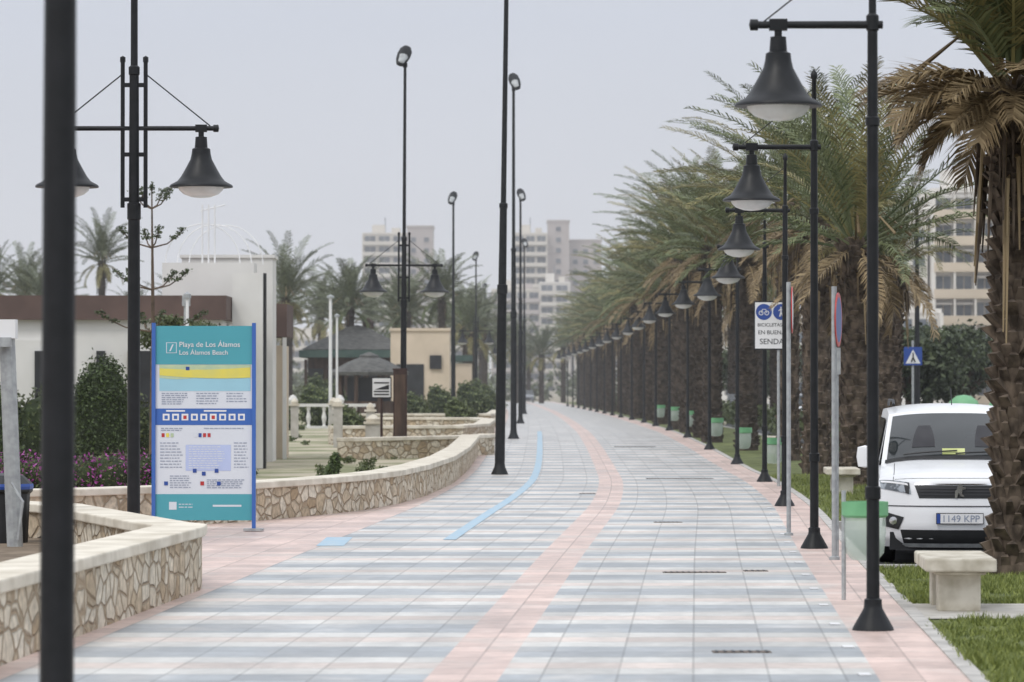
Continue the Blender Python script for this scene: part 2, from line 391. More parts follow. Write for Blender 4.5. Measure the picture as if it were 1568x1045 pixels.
# ------------------------------------------------------------------ lamps
HEAD=[(.03,0),(.03,-.08),(.062,-.085),(.07,-.2),(.098,-.215),(.104,-.27),(.118,-.33),(.15,-.39),(.185,-.455),(.22,-.515),(.26,-.565),(.335,-.605),(.345,-.62),(.345,-.632),(.30,-.634),(.245,-.63)]
GL=[(.25,-.632),(.235,-.665),(.19,-.705),(.10,-.738),(0.001,-.748)]
def lamp_head(mb,x,z,key,s=1):
    mb.lathe([(r*s,h*s) for r,h in HEAD],(x,0,z),key,22); mb.lathe([(r*s,h*s) for r,h in GL],(x,0,z),'lampglass',22)
def street_lamp(X,Y,key='black',rz=0,lean=0):
    mb=MB()
    mb.lathe([(.165,0),(.16,.02),(.075,.17),(.07,.2),(.07,.24),(.055,.25)],(0,0,0),key,18)
    mb.lathe([(.052,.2),(.05,1.02),(.062,1.03),(.062,1.12),(.047,1.13),(.044,3.95),(.055,3.96),(.055,4.02),(.042,4.03),(.04,4.7),(.05,4.71),(.05,4.82),(.03,4.84),(.026,5.55),(.04,5.57),(.04,5.62),(.001,5.68)],(0,0,0),key,16)
    mb.tube([(.08,0,4.75),(-.72,0,4.75),(-.93,0,4.75)],[.032,.03,.03],key,10)
    mb.lathe([(.001,.04),(.045,.03),(.045,-.03),(.001,-.04)],(-.93,0,4.75),key,10,ax=Matrix.Rotation(R(90),3,'Y'))
    mb.tube([(0,0,5.45),(-.86,0,4.77)],.007,key,6)
    mb.box((-.74,0,4.75),(.14,.07,.09),key)
    lamp_head(mb,-.74,4.74,key)
    ob=mb.build('street_lamp',smooth=True,loc=(X,Y,gz(Y)),rz=rz); ob.rotation_euler[1]=lean
    return ob
for X,Y in [(2.83,28.9),(3.576,43.6),(4.38,59.2),(5.1,74.4),(5.5,90),(5.6,104.5),(5.82,122),(5.88,137.5),(5.97,153),(6.02,168),(5.95,183),(5.85,198),(5.8,213),(5.72,228),(5.6,243),(5.5,258),(5.35,273),(5.2,288),(5.0,303),(4.8,318)]:
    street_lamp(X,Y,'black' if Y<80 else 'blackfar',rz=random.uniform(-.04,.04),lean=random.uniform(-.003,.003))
def tall_post(X,Y,h=10.4,arms=True,key='black',lean=0,flood=1,r=.085,fl=True,hs=1.15):
    mb=MB()
    mb.lathe([(.19,0),(.185,.02),(.12,.17),(.105,.28),(r,.3)],(0,0,0),key,18)
    j=min(6.1,h*.55)
    mb.lathe([(r,.28),(r*.95,3.0),(r*.9,3.95),(r*1.05,3.96),(r*1.05,4.15),(r*.8,4.16),(r*.72,j),(r*.85,j+.01),(r*.85,j+.1),(r*.55,j+.12),(r*.45,h)],(0,0,0),key,16)
    if arms:
        for s in (-1,1):
            mb.tube([(s*.14,0,4.1),(s*.14,0,5.92)],.026,key,8); mb.lathe([(.001,.04),(.034,.02),(.034,-.04)],(s*.14,0,5.92),key,8)
            for z in (4.2,4.75,5.07,5.6): mb.box((s*.07,0,z),(.16,.05,.05),key)
            mb.tube([(s*.12,0,5.07),(s*1.0,0,5.07)],.03,key,10)
            mb.lathe([(.001,.04),(.045,.03),(.045,-.03),(.001,-.04)],(s*1.0,0,5.07),key,10,ax=Matrix.Rotation(R(90),3,'Y'))
            mb.tube([(s*.16,0,5.72),(s*.93,0,5.1)],.009,key,6)
            mb.box((s*.82,0,5.07),(.14,.07,.09),key)
            lamp_head(mb,s*.82,5.06,key,.98*hs)
    if fl:
        ax=Matrix.Rotation(R(flood*22),3,'Y')@Matrix.Rotation(R(-35),3,'X')
        mb.lathe([(.001,-.38),(.09,-.34),(.15,-.2),(.18,0),(.17,.2),(.1,.33),(.001,.36)],(-.04*flood,0,h+.25),key,14,ax=ax@Matrix.Diagonal((1,.55,1)))
        mb.lathe([(.001,-.25),(.08,-.22),(.13,0),(.08,.22),(.001,.25)],(-.04*flood,-.075,h+.23),'galv',12,ax=ax@Matrix.Diagonal((1,.4,1)))
        mb.box((0,0,h),(.12,.1,.12),key)
    ob=mb.build('floodlight_post',smooth=True,loc=(X,Y,gz(Y)))
    ob.rotation_euler[1]=lean
    return ob
tall_post(-1.88,15.2,r=.072,lean=.004)
tall_post(-4.62,45,r=.08)
tall_post(-2.9,98,lean=.005)
tall_post(-.27,80.6,h=10.6,arms=False,lean=.014,r=.11)
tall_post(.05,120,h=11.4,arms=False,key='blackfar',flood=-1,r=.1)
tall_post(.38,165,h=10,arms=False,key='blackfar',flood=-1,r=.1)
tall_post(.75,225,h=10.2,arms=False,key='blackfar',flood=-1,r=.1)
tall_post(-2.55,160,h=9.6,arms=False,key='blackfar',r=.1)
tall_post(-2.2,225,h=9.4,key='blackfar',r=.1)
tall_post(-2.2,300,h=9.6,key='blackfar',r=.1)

# ------------------------------------------------------------------ information board
e=empty('beach_information_board',(-4.09,48.9,0))
W=1.30;Z0,Z1=.14,2.72
mb=MB()
mb.box((-.665,0,1.38),(.05,.07,2.76),'blue'); mb.box((.665,0,1.38),(.05,.07,2.76),'blue')
mb.box((.665,0,.02),(.26,.2,.03),'galv'); mb.box((-.665,0,.02),(.26,.2,.03),'galv')
mb.build('posts',parent=e)
H=Z1-Z0
def zf(f): return Z1-H*f
mb=MB()
mb.box((0,.012,(Z0+Z1)/2),(W-.02,.03,H),'panel')
def rect(x0,x1,f0,f1,key,lay=1):
    y=-.004-.002*lay
    mb.poly([(x0,y,zf(f1)),(x1,y,zf(f1)),(x1,y,zf(f0)),(x0,y,zf(f0))],key)
rect(-.64,.64,0,.198,'teal'); rect(-.64,.64,.865,1,'teal')
rect(-.59,.62,.2,.335,'lblue')
n=24
def curve_band(fa,fb,key,lay):
    y=-.004-.002*lay
    for i in range(n):
        x0=-.59+1.21*i/n; x1=-.59+1.21*(i+1)/n
        mb.poly([(x0,y,zf(fb(i/n))),(x1,y,zf(fb((i+1)/n))),(x1,y,zf(fa((i+1)/n))),(x0,y,zf(fa(i/n)))],key)
curve_band(lambda t:.2,lambda t:.262+.012*math.sin(t*6+.4),'lgreen',2)
curve_band(lambda t:.215+.01*math.sin(t*3+.3),lambda t:.25+.02*math.sin(t*2+.2),'yellow',3)
rect(-.24,-.19,.21,.228,'bluesign',4)
rect(-.64,.64,.425,.51,'blue')
for i in range(9):
    x=-.5+i*.125; rect(x-.045,x+.045,.452,.486,'signwhite',2); rect(x-.022,x+.022,.461,.479,'blue' if i not in (2,5) else 'red',3)
rect(-.5,-.25,.433,.441,'signwhite',2); rect(0,.3,.433,.441,'signwhite',2)
random.seed(3)
def textlines(x0,x1,f0,f1,nl,key='ink',lay=2):
    for i in range(nl):
        f=f0+(f1-f0)*i/nl; x=x0
        e1=x1-random.random()*.25*(x1-x0)
        while x<e1:
            w=random.uniform(.02,.07); rect(x,min(x+w,e1),f,f+.0042,key,lay); x+=w+.012
textlines(-.56,-.2,.345,.41,6);textlines(-.1,.25,.345,.41,5);textlines(.3,.58,.345,.40,4)
textlines(-.57,-.25,.525,.545,2);textlines(-.0,.58,.525,.54,1)
for i,kx in enumerate(('red','yellow','lgreen','panel','bluesign','red','red')):
    x=-.54+i*.06+(.25 if i>2 else 0); rect(x-.02,x+.02,.552,.572,kx,2)
rect(-.24,.36,.612,.745,'lav',1); textlines(-.2,.3,.62,.74,10,'panel',2)
textlines(-.58,-.28,.6,.74,9);textlines(.4,.6,.6,.74,9)
for x,f in ((-.12,.735),(.0,.75),(.17,.735),(-.5,.80),(-.02,.80),(.2,.80)):
    rect(x-.025,x+.025,f,f+.02,random.choice(('bluesign','red','bluesign')),3)
textlines(-.45,-.12,.77,.84,6);textlines(.04,.55,.79,.84,5)
rect(-.46,-.36,.905,.945,'panel',2);textlines(-.33,-.1,.915,.945,2,'panel');rect(.12,.5,.92,.93,'panel',2)
rect(-.5,-.36,.085,.14,'panel',2); rect(-.49,-.37,.088,.137,'teal',3)
mb.poly([(-.46,-.012,zf(.13)),(-.44,-.012,zf(.13)),(-.40,-.012,zf(.095)),(-.42,-.012,zf(.095))],'panel')
mb.build('panel',parent=e)
textobj('Playa de Los Álamos',.098,(-.33,-.012,zf(.108)),'signwhite',e,'title_text')
textobj('Los Álamos Beach',.088,(-.33,-.012,zf(.148)),'signwhite',e,'subtitle_text')

# ------------------------------------------------------------------ van
def make_van():
    e=empty('parked_van',(5.03,41.4,-.1),rz=-R(4.2))
    P=[(.2,.10,.84),(.3,.03,.88),(.45,0,.905),(.6,.01,.915),(.72,.03,.92),(.85,.05,.915),(.95,.09,.90),(1.03,.22,.885),(1.08,.45,.87),(1.13,.72,.86),(1.17,.98,.85)]
    F=[1,1,1,1,1,1,1,.9,.75,.65,.55]
    def plan(t): return .34*abs(t)**3.2
    def fp(t,kf):
        i=min(int(kf),len(P)-2); a=kf-i
        z=P[i][0]*(1-a)+P[i+1][0]*a; dy=P[i][1]*(1-a)+P[i+1][1]*a; w=P[i][2]*(1-a)+P[i+1][2]*a; f=F[i]*(1-a)+F[i+1]*a
        cr=.07*min(1,max(0,(z-.85)/.2))
        return (t*w,plan(t)*f+dy,z-cr*abs(t)**4)
    b=MB(); b.grid(lambda a,c:fp(-1+2*a,c*(len(P)-1)),28,40,'paint')
    nk=len(P)
    for s in (-1,1):
        cols=[[fp(s,kk) for kk in range(nk)]]
        for (yy,xx) in ((1.25,.925),(2.4,.93),(3.8,.925),(4.35,.9)):
            cols.append([((xx-(.05 if kk>6 else 0)*((kk-6)/4))*s,yy,P[kk][0]-(.06 if kk>7 else .03*(kk>5))) for kk in range(nk)])
        st=len(b.v); mi=b.mi('paint')
        for c in cols: b.v+=c
        for a in range(len(cols)-1):
            for kk in range(nk-1):
                b.f.append((st+a*nk+kk,st+(a+1)*nk+kk,st+(a+1)*nk+kk+1,st+a*nk+kk+1)); b.m.append(mi)
    def ws(t,v,off=0):
        c=fp(t,nk-1); top=(t*.74,1.72+.12*abs(t)**2.5,1.735-.05*abs(t)**3)
        bul=.04*math.sin(math.pi*v)
        return (c[0]*(1-v)+top[0]*v, c[1]*(1-v)+top[1]*v-bul-off, c[2]*(1-v)+top[2]*v+bul*.6+off)
    b.grid(lambda a,c:ws(-1+2*a,c),20,8,'paint')
    def rf(t,v):
        y0=1.72+.12*abs(t)**2.5; y=y0+(4.3-y0)*v
        return (t*(.74+.01*v),y,1.735-.05*abs(t)**3+.075*math.sin(min(1,v*3)*math.pi/2)*(1-.25*abs(t)**2)-.05*max(0,v-.8)*5)
    b.grid(lambda a,c:rf(-1+2*a,c),16,14,'paint')
    for s in (-1,1):
        def sd(a,c):
            bot=(s*.875*1,1.13+(4.35-1.13)*a,1.11); top=rf(s,a)
            return tuple(bot[i]*(1-c)+top[i]*c for i in range(3))
        b.grid(sd,14,4,'paint')
    b.poly([(-.9,4.36,.2),(.9,4.36,.2),(.86,4.36,1.11),(-.86,4.36,1.11)],'paint'); b.poly([(-.86,4.36,1.11),(.86,4.36,1.11),(.74,4.3,1.7),(-.74,4.3,1.7)],'carglass')
    b.build('body',smooth=True,parent=e)
    g=MB()
    g.grid(lambda a,c:ws((-1+2*a)*.93,.05+c*.87,.008),20,8,'carglass')
    for s in (-1,1):
        def sg(a,c,s=s):
            bot=(s*.892,1.5+2.6*a,1.14); top=(s*.775,2.0+2.1*a,1.64); return tuple(bot[i]*(1-c)+top[i]*c for i in range(3))
        g.grid(sg,6,2,'carglass')
    g.build('windows',smooth=True,parent=e)
    t=MB()
    def zk(z):
        for i in range(len(P)-1):
            if P[i][0]<=z<=P[i+1][0]: return i+(z-P[i][0])/(P[i+1][0]-P[i][0])
        return 0
    def patch(cs,key,off=.006,n1=10,n2=4,tm=t):
        (a,b_,c,d)=cs
        def fn(p,q):
            x=(a[0]*(1-p)+b_[0]*p)*(1-q)+(d[0]*(1-p)+c[0]*p)*q; z=(a[1]*(1-p)+b_[1]*p)*(1-q)+(d[1]*(1-p)+c[1]*p)*q
            kf=zk(z); i=min(int(kf),len(P)-2); w=P[i][2]+(P[i+1][2]-P[i][2])*(kf-i)
            pt=fp(max(-1,min(1,x/w)),kf); return (x*1.003,pt[1]-off,pt[2])
        tm.grid(fn,n1,n2,key)
    patch([(-.45,.755),(.45,.755),(.5,.90),(-.5,.90)],'trim')
    for zz in (.79,.825,.86): patch([(-.44,zz),(.44,zz),(.445,zz+.012),(-.445,zz+.012)],'seat',.012,10,1)
    patch([(-.5,.905),(.5,.905),(.5,.92),(-.5,.92)],'chrome',.012,10,1)
    patch([(-.62,.24),(.62,.24),(.66,.40),(-.66,.40)],'trim')
    patch([(-.66,.205),(.66,.205),(.62,.245),(-.62,.245)],'galv',.014,10,1)
    patch([(-.82,.66),(.82,.66),(.82,.672),(-.82,.672)],'seat',.008,14,1)
    for s in (-1,1):
        patch([(s*.54,.80),(s*.87,.86),(s*.885,1.0),(s*.56,.935)],'headl',.010)
        patch([(s*.57,.90),(s*.86,.955),(s*.875,.985),(s*.58,.925)],'signwhite',.016,8,1)
        patch([(s*.56,.80),(s*.6,.81),(s*.62,.93),(s*.56,.925)],'trim',.014,4,2)
        patch([(s*.68,.40),(s*.86,.44),(s*.84,.60),(s*.62,.54)],'trim',.010)
        c=fp(s*.8,zk(.5)); t.lathe([(.045,0),(.045,-.01),(.001,-.012)],(s*.74,c[1]-.02,.5),'chrome',14,ax=Matrix.Rotation(R(-90),3,'X'))
    t.box((0,-.022,.53),(.53,.012,.125),'trim'); t.box((0,-.031,.53),(.515,.008,.108),'signwhite'); t.box((-.238,-.036,.53),(.04,.004,.108),'bluesign')
    yb=.015
    for pl in ([(-.055,.76),(-.03,.76),(-.01,.82),(-.03,.86),(-.05,.84)],[(-.03,.86),(-.01,.82),(.03,.85),(.035,.905),(.0,.92),(-.02,.90)],[(-.01,.82),(.01,.78),(.05,.765),(.05,.785),(.03,.80),(.03,.85)],[(.03,.85),(.065,.86),(.07,.88),(.035,.885)]):
        t.poly([(x,yb,z) for x,z in pl],'chrome')
    t.grid(lambda a,c:(ws((-1+2*a)*.95,.0+c*.06,.012)),16,1,'trim')
    for x0,x1 in ((-.6,.02),(.0,.62)):
        p=[ws(x0/.85+(x1-x0)/.85*i/6,.07+.05*i/6,.03) for i in range(7)]; t.tube(p,.01,'trim',6)
    t.tube([fp(-.82,6.2+.5*i) for i in range(8)],.004,'trim',4); t.tube([fp(.82,6.2+.5*i) for i in range(8)],.004,'trim',4)
    t.tube([fp(-.8+1.6*i/14,6.35) for i in range(15)],.004,'trim',4)
    for s in (-1,1):
        t.lathe([(.001,-.13),(.08,-.115),(.1,0),(.085,.11),(.001,.13)],(s*1.03,1.32,1.2),'paint',14,ax=Matrix.Diagonal((1.0,.7,1)))
        t.box((s*.93,1.34,1.13),(.14,.06,.05),'trim')
    for s in (-1,1): t.tube([(s*.68,1.95,1.8),(s*.68,2.1,1.85),(s*.68,3.8,1.85),(s*.68,4.0,1.79)],.016,'trim',8)
    t.tube([(0,1.95,1.8),(0.0,2.2,1.99)],.006,'trim',6)
    p=ws(.0,.13,.014); t.box((p[0]-.02,p[1],p[2]),(.26,.005,.08),'amber',rx=R(-35))
    for x in (-.36,.36):
        t.grid(lambda a,c,x=x:ws((x+(-.13+.26*a)*(1-.45*c*c))/.82,.22+.42*c,.011),5,5,'seat')
    t.box((0,1.63,1.66),(.22,.02,.06),'seat')
    for s in (-1,1):
        for y in (.92,3.65):
            ax=Matrix.Rotation(R(90),3,'Y')
            t.lathe([(.001,-.11),(.2,-.11),(.21,-.09),(.3,-.1),(.325,-.07),(.325,.07),(.3,.1),(.21,.09),(.2,.11),(.001,.11)],(s*.80,y,.325),'tyre',26,ax=ax)
            t.lathe([(.001,.1*s),(.19,.118*s),(.2,.1*s)],(s*.80,y,.325),'galv',18,ax=ax)
            t.lathe([(.37,.0),(.37,.03*s),(.335,.03*s)],(s*.905,y,.34),'trim',26,ax=ax)
    t.box((0,2.2,.27),(1.55,4.0,.2),'trim')
    t.build('trim',smooth=True,parent=e)
    textobj('1149 KPP',.108,(-.205,-.038,.493),'ink',e,'plate_text')
make_van()

# ------------------------------------------------------------------ small street furniture
def bench(X,Y,L=1.7,rz=0):
    mb=MB()
    mb.box((0,0,.40),(.6,L,.11),'bench')
    for s in (-1,1): mb.box((0,s*(L*.5-.35),.17),(.36,.3,.35),'bench',taper=1.0)
    mb.box((0,0,.33),(.44,L-.2,.03),'bench')
    mb.build('stone_bench',loc=(X,Y,gz(Y)),rz=rz,bevel=.02)
bench(3.83,31.9,1.6,rz=-.05); bench(5.95,66.5,rz=-.05); bench(7.2,101,rz=0); bench(7.1,128)
def bin_(X,Y):
    mb=MB()
    mb.tube([(-.19,0,0),(-.19,0,.98)],.02,'galv',8)
    mb.lathe([(.19,.88),(.21,.88),(.21,.76),(.19,.74),(.19,.88)],(0,0,0),'lime',20)
    mb.lathe([(.185,.78),(.19,.6),(.17,.42),(.12,.36),(.001,.35)],(0,0,0),'bag',18)
    mb.tube([(-.19,0,.8),(0,0,.8)],.012,'galv',6)
    mb.build('litter_bin',smooth=True,loc=(X,Y,gz(Y)))
bin_(3.16,33)
for X,Y in ((5.33,75),(5.72,91),(5.85,105.5),(6.05,123),(6.1,138.5),(6.2,154)): bin_(X,Y)
e=empty('cycle_sign',(5.02,71,0))
mb=MB(); mb.tube([(.12,.04,0),(.12,.04,3.5)],.03,'galv',10); mb.build('post',parent=e,smooth=True)
mb=MB(); mb.box((0,0,3.1),(.72,.02,.94),'trim'); mb.box((0,-.012,3.1),(.67,.006,.89),'signwhite')
for x in (-.165,.165):
    ax=Matrix.Rotation(R(90),3,'X')
    mb.lathe([(.001,.004),(.155,.004),(.155,0)],(x,-.017,3.36),'bluesign',24,ax=ax)
for x in (-.22,-.11): mb.lathe([(.045,.001),(.032,.001)],(x,-.024,3.34),'signwhite',16,ax=Matrix.Rotation(R(90),3,'X'))
mb.tube([(-.22,-.024,3.34),(-.19,-.024,3.41),(-.13,-.024,3.41),(-.11,-.024,3.34)],.007,'signwhite',4)
mb.tube([(.165,-.024,3.46),(.165,-.024,3.36),(.14,-.024,3.27)],.012,'signwhite',4); mb.tube([(.165,-.024,3.36),(.2,-.024,3.27)],.012,'signwhite',4); mb.tube([(.12,-.024,3.38),(.165,-.024,3.42),(.21,-.024,3.37)],.009,'signwhite',4)
mb.build('board',parent=e)
textobj('BICICLETAS',.092,(-.29,-.018,3.08),'trim',e,'t1');textobj('EN BUENA',.11,(-.28,-.018,2.93),'trim',e,'t2');textobj('SENDA',.15,(-.25,-.018,2.74),'trim',e,'t3')
def round_sign(X,Y,rz,zc,top,face='bluesign'):
    e=empty('round_traffic_sign',(X,Y,0),rz=rz)
    mb=MB(); mb.tube([(0,.04,0),(0,.04,top)],.03,'galv',10); mb.lathe([(.06,0),(.06,.03),(.03,.04)],(0,.04,0),'galv',10); mb.build('post',parent=e,smooth=True)
    mb=MB(); ax=Matrix.Rotation(R(90),3,'X')
    mb.lathe([(.001,-.0),(.3,0),(.3,.012),(.25,.013)],(0,0,zc),'red',28,ax=ax); mb.lathe([(.25,.0135),(.001,.0135)],(0,0,zc),face,28,ax=ax)
    mb.lathe([(.3,-.002),(.001,-.002)],(0,0,zc),'galv',28,ax=ax)
    mb.build('disc',parent=e)
round_sign(3.6,40.7,R(78),2.65,3.02); round_sign(3.6,47.4,R(84),2.9,3.26,'signwhite')
mb=MB(); mb.tube([(3.66,41.5,0),(3.66,41.5,2.3)],.02,'galv',8); mb.box((3.66,41.5,2.2),(.08,.05,.3),'galv'); mb.build('meter_post')
e=empty('notice_sign',(-3.47,98,.1)); mb=MB(); mb.tube([(0,0,-.1),(0,0,2.0)],.035,'rust',8); mb.box((0,-.05,1.8),(.54,.03,.56),'trim'); mb.box((0,-.07,1.8),(.48,.01,.5),'signwhite')
for z in (1.62,1.7,1.93): mb.box((0,-.08,z),(.4,.006,.035),'trim')
mb.poly([(-.18,-.08,1.75),(.2,-.08,1.75),(.2,-.08,1.88)],'trim')
mb.build('notice',parent=e)
mb=MB(); mb.box((-2.95,97.2,1.2),(.36,.14,2.35),'rust'); mb.box((-2.95,97.2,2.39),(.40,.18,.04),'rust'); mb.box((-2.95,97.11,1.3),(.28,.03,1.9),'darkwood'); mb.build('steel_totem')
e=empty('pedestrian_crossing_sign',(11.43,105,.15))
mb=MB(); mb.tube([(0,.05,-.25),(0,.05,3.1)],.035,'galv',8); mb.box((0,0,2.65),(.52,.02,.52),'bluesign'); mb.poly([(-.21,-.015,2.44),(.21,-.015,2.44),(0,-.015,2.84)],'signwhite')
mb.tube([(0,-.025,2.75),(0,-.025,2.62),(-.05,-.025,2.48)],.018,'trim',5); mb.tube([(0,-.025,2.62),(.06,-.025,2.48)],.018,'trim',5); mb.build('sign',parent=e)
mb=MB(); mb.lathe([(.1,0),(.09,1),(.05,7.2),(.001,7.25)],(12.1,110,.0),'blackfar',10); mb.tube([(12.1,110,7.2),(11.9,109.8,7.4),(11.6,109.6,7.45)],.04,'blackfar',6); mb.box((11.4,109.5,7.43),(.5,.2,.09),'blackfar'); mb.build('road_lamp')
mb=MB()
for x0,x1,y,w in ((1.55,2.2,37.9,.22),(2.4,2.65,38.2,.2),(1.44,1.86,26.5,.2),(2.8,4.2,77,.5),(3.0,4.2,108,.6),(2.0,2.4,52,.25),(1.2,1.5,66,.3)):
    mb.box(((x0+x1)/2,y,gz(y)+.003),(x1-x0,w,.004),'iron')
    nn=int((x1-x0)/.06)
    for i in range(nn): mb.box((x0+.03+i*.06,y,gz(y)+.007),(.02,w*.8,.004),'trim')
mb.build('drain_covers')
mb=MB()
for y in np.arange(24,75,2.6): mb.box((cx(y)+2.66,y+.4,.006),(.08,.18,.006),'signwhite')
mb.build('pavement_studs')

# ------------------------------------------------------------------ vegetation
def frond(mb,base,az,e0,L,droop,key,nl=34,ll=.42,wind=(0,0),wid=.022,rk=None,hang=.45,fwd=.8):
    ca,sa=math.cos(az),math.sin(az)
    p=Vector(base); pts=[p.copy()]; tans=[]
    seg=12; tw=random.uniform(-.5,.5)
    for i in range(seg):
        s=(i+.5)/seg; el=e0-droop*s**1.6
        d=Vector((math.cos(el)*ca,math.cos(el)*sa,math.sin(el)))
        d+=Vector((wind[0],wind[1],0))*s**1.3; d.normalize()
        p=p+d*(L/seg); pts.append(p.copy()); tans.append(d)
    tans.append(tans[-1])
    mb.tube([pts[j] for j in (0,3,6,9,12)],[.028,.02,.014,.009,.004],rk or key,3,cap=False)
    for i in range(nl):
        s=.14+.86*i/nl; f=s*seg; j=min(int(f),seg-1); q=pts[j].lerp(pts[j+1],f-j); t=tans[j]
        side=t.cross(Vector((0,0,1)))
        if side.length<.05: side=Vector((-sa,ca,0))
        side.normalize(); upv=side.cross(t)
        side=(side*math.cos(tw*s)+upv*math.sin(tw*s)); upv=side.cross(t)
        l=ll*(math.sin(math.pi*min(1,.12+s*.82))**.6)*random.uniform(.8,1.12)
        for sg in (-1,1):
            fw=fwd+.6*s+random.uniform(-.15,.15)
            d=(side*sg*1.0+t*fw+upv*random.uniform(.1,.6)).normalized()
            d2=(d+Vector((wind[0]*.5,wind[1]*.5,-hang-.35*random.random()))).normalized()
            m1=q+d*l*.5; tip=m1+d2*l*.55; w=(t*wid)
            n=len(mb.v); mi=mb.mi(key)
            mb.v+=[tuple(q-w*.6),tuple(q+w*.6),tuple(m1+w),tuple(m1-w),tuple(tip)]
            mb.f+=[(n,n+1,n+2,n+3),(n+3,n+2,n+4)]; mb.m+=[mi,mi]
def crown(seed,nf=46,L=3.0,wind=(-.35,0),keys=('palm','palmbrown','palmdry'),nl=36,wid=.022,dry=.16,ll=.42,spread=92,dr0=32):
    random.seed(seed); mb=MB()
    for i in range(nf):
        t=i/nf; az=i*2.39996+random.uniform(-.3,.3)
        e0=R(86-spread*t**1.15)+random.uniform(-.15,.15); dr=R(dr0+42*random.random())
        if t>1-dry: kx=keys[2]; e0-=.55; dr*=.9
        else: kx=keys[1] if random.random()<.35 else keys[0]
        r=.12+.08*t
        frond(mb,(math.cos(az)*r,math.sin(az)*r,.25-.45*t),az,e0,L*random.uniform(.78,1.1)*(.85+.25*math.sin(math.pi*min(1,t+.2)))*(1 if t<=1-dry else .75),dr,kx,nl=nl,ll=ll,wind=wind,wid=wid,hang=.25 if t<.7 else .6)
    for i in range(5):
        az=random.uniform(0,6.28); mb.tube([(0,0,0),(math.cos(az)*.5,math.sin(az)*.5,.5),(math.cos(az)*1.0,math.sin(az)*1.0,.1)],[.02,.015,.03],'palmdry',4)
    me_ob=mb.build('crown_proto'); me=me_ob.data; bpy.data.objects.remove(me_ob); return me
def trunkmesh(seed,h,r0,r1,key='trunk',scales=True,flare=1.25,n=16,shag=1.0):
    random.seed(seed); mb=MB()
    prof=[]; k_=int(h/.12)
    for i in range(k_+1):
        z=h*i/k_; t=z/h; r=(r0+(r1-r0)*t)*(1+(flare-1)*max(0,1-t*6)); prof.append((r*(1+.05*math.sin(i*2.1)),z))
    mb.lathe(prof,(0,0,0),key,n)
    if scales:
        rows=int(h/.13)
        for i in range(rows):
            z=.15+i*.13; t=z/h; r=(r0+(r1-r0)*t)*(1+(flare-1)*max(0,1-t*6))
            for j in range(9):
                a=2*math.pi*(j+.5*(i%2))/9+random.uniform(-.15,.15)
                c,s_=math.cos(a),math.sin(a); o=r*.96; wd=r*.34*random.uniform(.6,1.2); out=(.03+.07*random.random()**2)*shag*(1+1.6*max(0,t-.75)*4*.5)
                zz0=random.uniform(-.03,.03)
                n0=len(mb.v); mi=mb.mi(key)
                for (aa,bb,zz) in ((-wd,o,-.06),(wd,o,-.06),(wd*.7,o+out,.07),(-wd*.7,o+out,.07),(0,o-.02,.11)):
                    mb.v.append((c*bb-s_*aa,s_*bb+c*aa,z+zz+zz0))
                mb.f+=[(n0,n0+1,n0+2,n0+3),(n0+3,n0+2,n0+4),(n0,n0+3,n0+4),(n0+1,n0+4,n0+2)]; mb.m+=[mi]*4
        for i in range(int(26*shag)):
            a=random.uniform(0,6.28); z=h*random.uniform(.72,.98); c,s_=math.cos(a),math.sin(a); l=random.uniform(.3,.8)*shag; r=max(r0,r1)
            mb.tube([(c*r,s_*r,z),(c*(r+.12),s_*(r+.12),z-.02),(c*(r+.13+.06*l),s_*(r+.13+.06*l),z-l)],[.03,.025,.008],'palmdry' if random.random()<.5 else key,4)
    o=mb.build('trunk_proto'); me=o.data; bpy.data.objects.remove(o); return me
C=[crown(11),crown(12,nf=54,L=3.2),crown(13,nf=44,L=3.0,wind=(-.5,.1)),crown(14,nf=50,L=3.1,dry=.25)]
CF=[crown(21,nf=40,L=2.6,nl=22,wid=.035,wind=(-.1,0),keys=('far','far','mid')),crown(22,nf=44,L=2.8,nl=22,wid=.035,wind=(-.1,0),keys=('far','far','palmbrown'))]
TN=trunkmesh(1,5.0,.27,.32,shag=1.2); TF=trunkmesh(2,6.2,.23,.24,'trunkfar',True,1.2,10)
def palm(X,Y,h,crown_me,trunk_me,th,s=1.0,cs=1.0,rz=None):
    e=empty('palm_tree',(X,Y,gz(Y)-.02))
    t=bpy.data.objects.new('trunk',trunk_me); COL.objects.link(t); t.parent=e; t.scale=(s,s,h/th); t.rotation_euler[2]=random.uniform(0,6.28)
    c=bpy.data.objects.new('crown',crown_me); COL.objects.link(c); c.parent=e; c.location=(0,0,h); c.scale=(cs,)*3; c.rotation_euler[2]=random.uniform(-.5,.5) if rz is None else rz
    return e
random.seed(5)
palm(6.62,71,4.75,C[1],TN,5.0,cs=1.1,rz=.3); palm(9.0,88,4.9,C[0],TN,5.0,cs=.85); palm(6.75,81.5,5.6,C[3],TN,5.0,cs=1.05,rz=-.3)
palm(7.05,94,6.5,C[2],TN,5.0,s=.9,cs=1.15,rz=.1)
y=104
i=0
while y<345:
    palm(cx(y)+3.95+random.uniform(-.25,.35),y,6.2+random.uniform(-.8,.7),C[i%4],TF,6.2,s=1.2,cs=random.uniform(.92,1.15),rz=random.uniform(-.6,.6)); y+=9.4+random.uniform(-1.5,1.5); i+=1
y=108
while y<330:
    palm(cx(y)+8.3+random.uniform(-.5,.5),y+3,5.6+random.uniform(-.6,.6),C[(i+1)%4],TF,6.2,s=1.1,cs=random.uniform(.9,1.1),rz=random.uniform(-.6,.6)); y+=14+random.uniform(-2,2); i+=1
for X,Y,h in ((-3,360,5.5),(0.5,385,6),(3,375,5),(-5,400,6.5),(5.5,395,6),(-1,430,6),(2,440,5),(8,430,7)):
    palm(X,Y,h,CF[int(Y)%2],TF,6.2,cs=1.2)
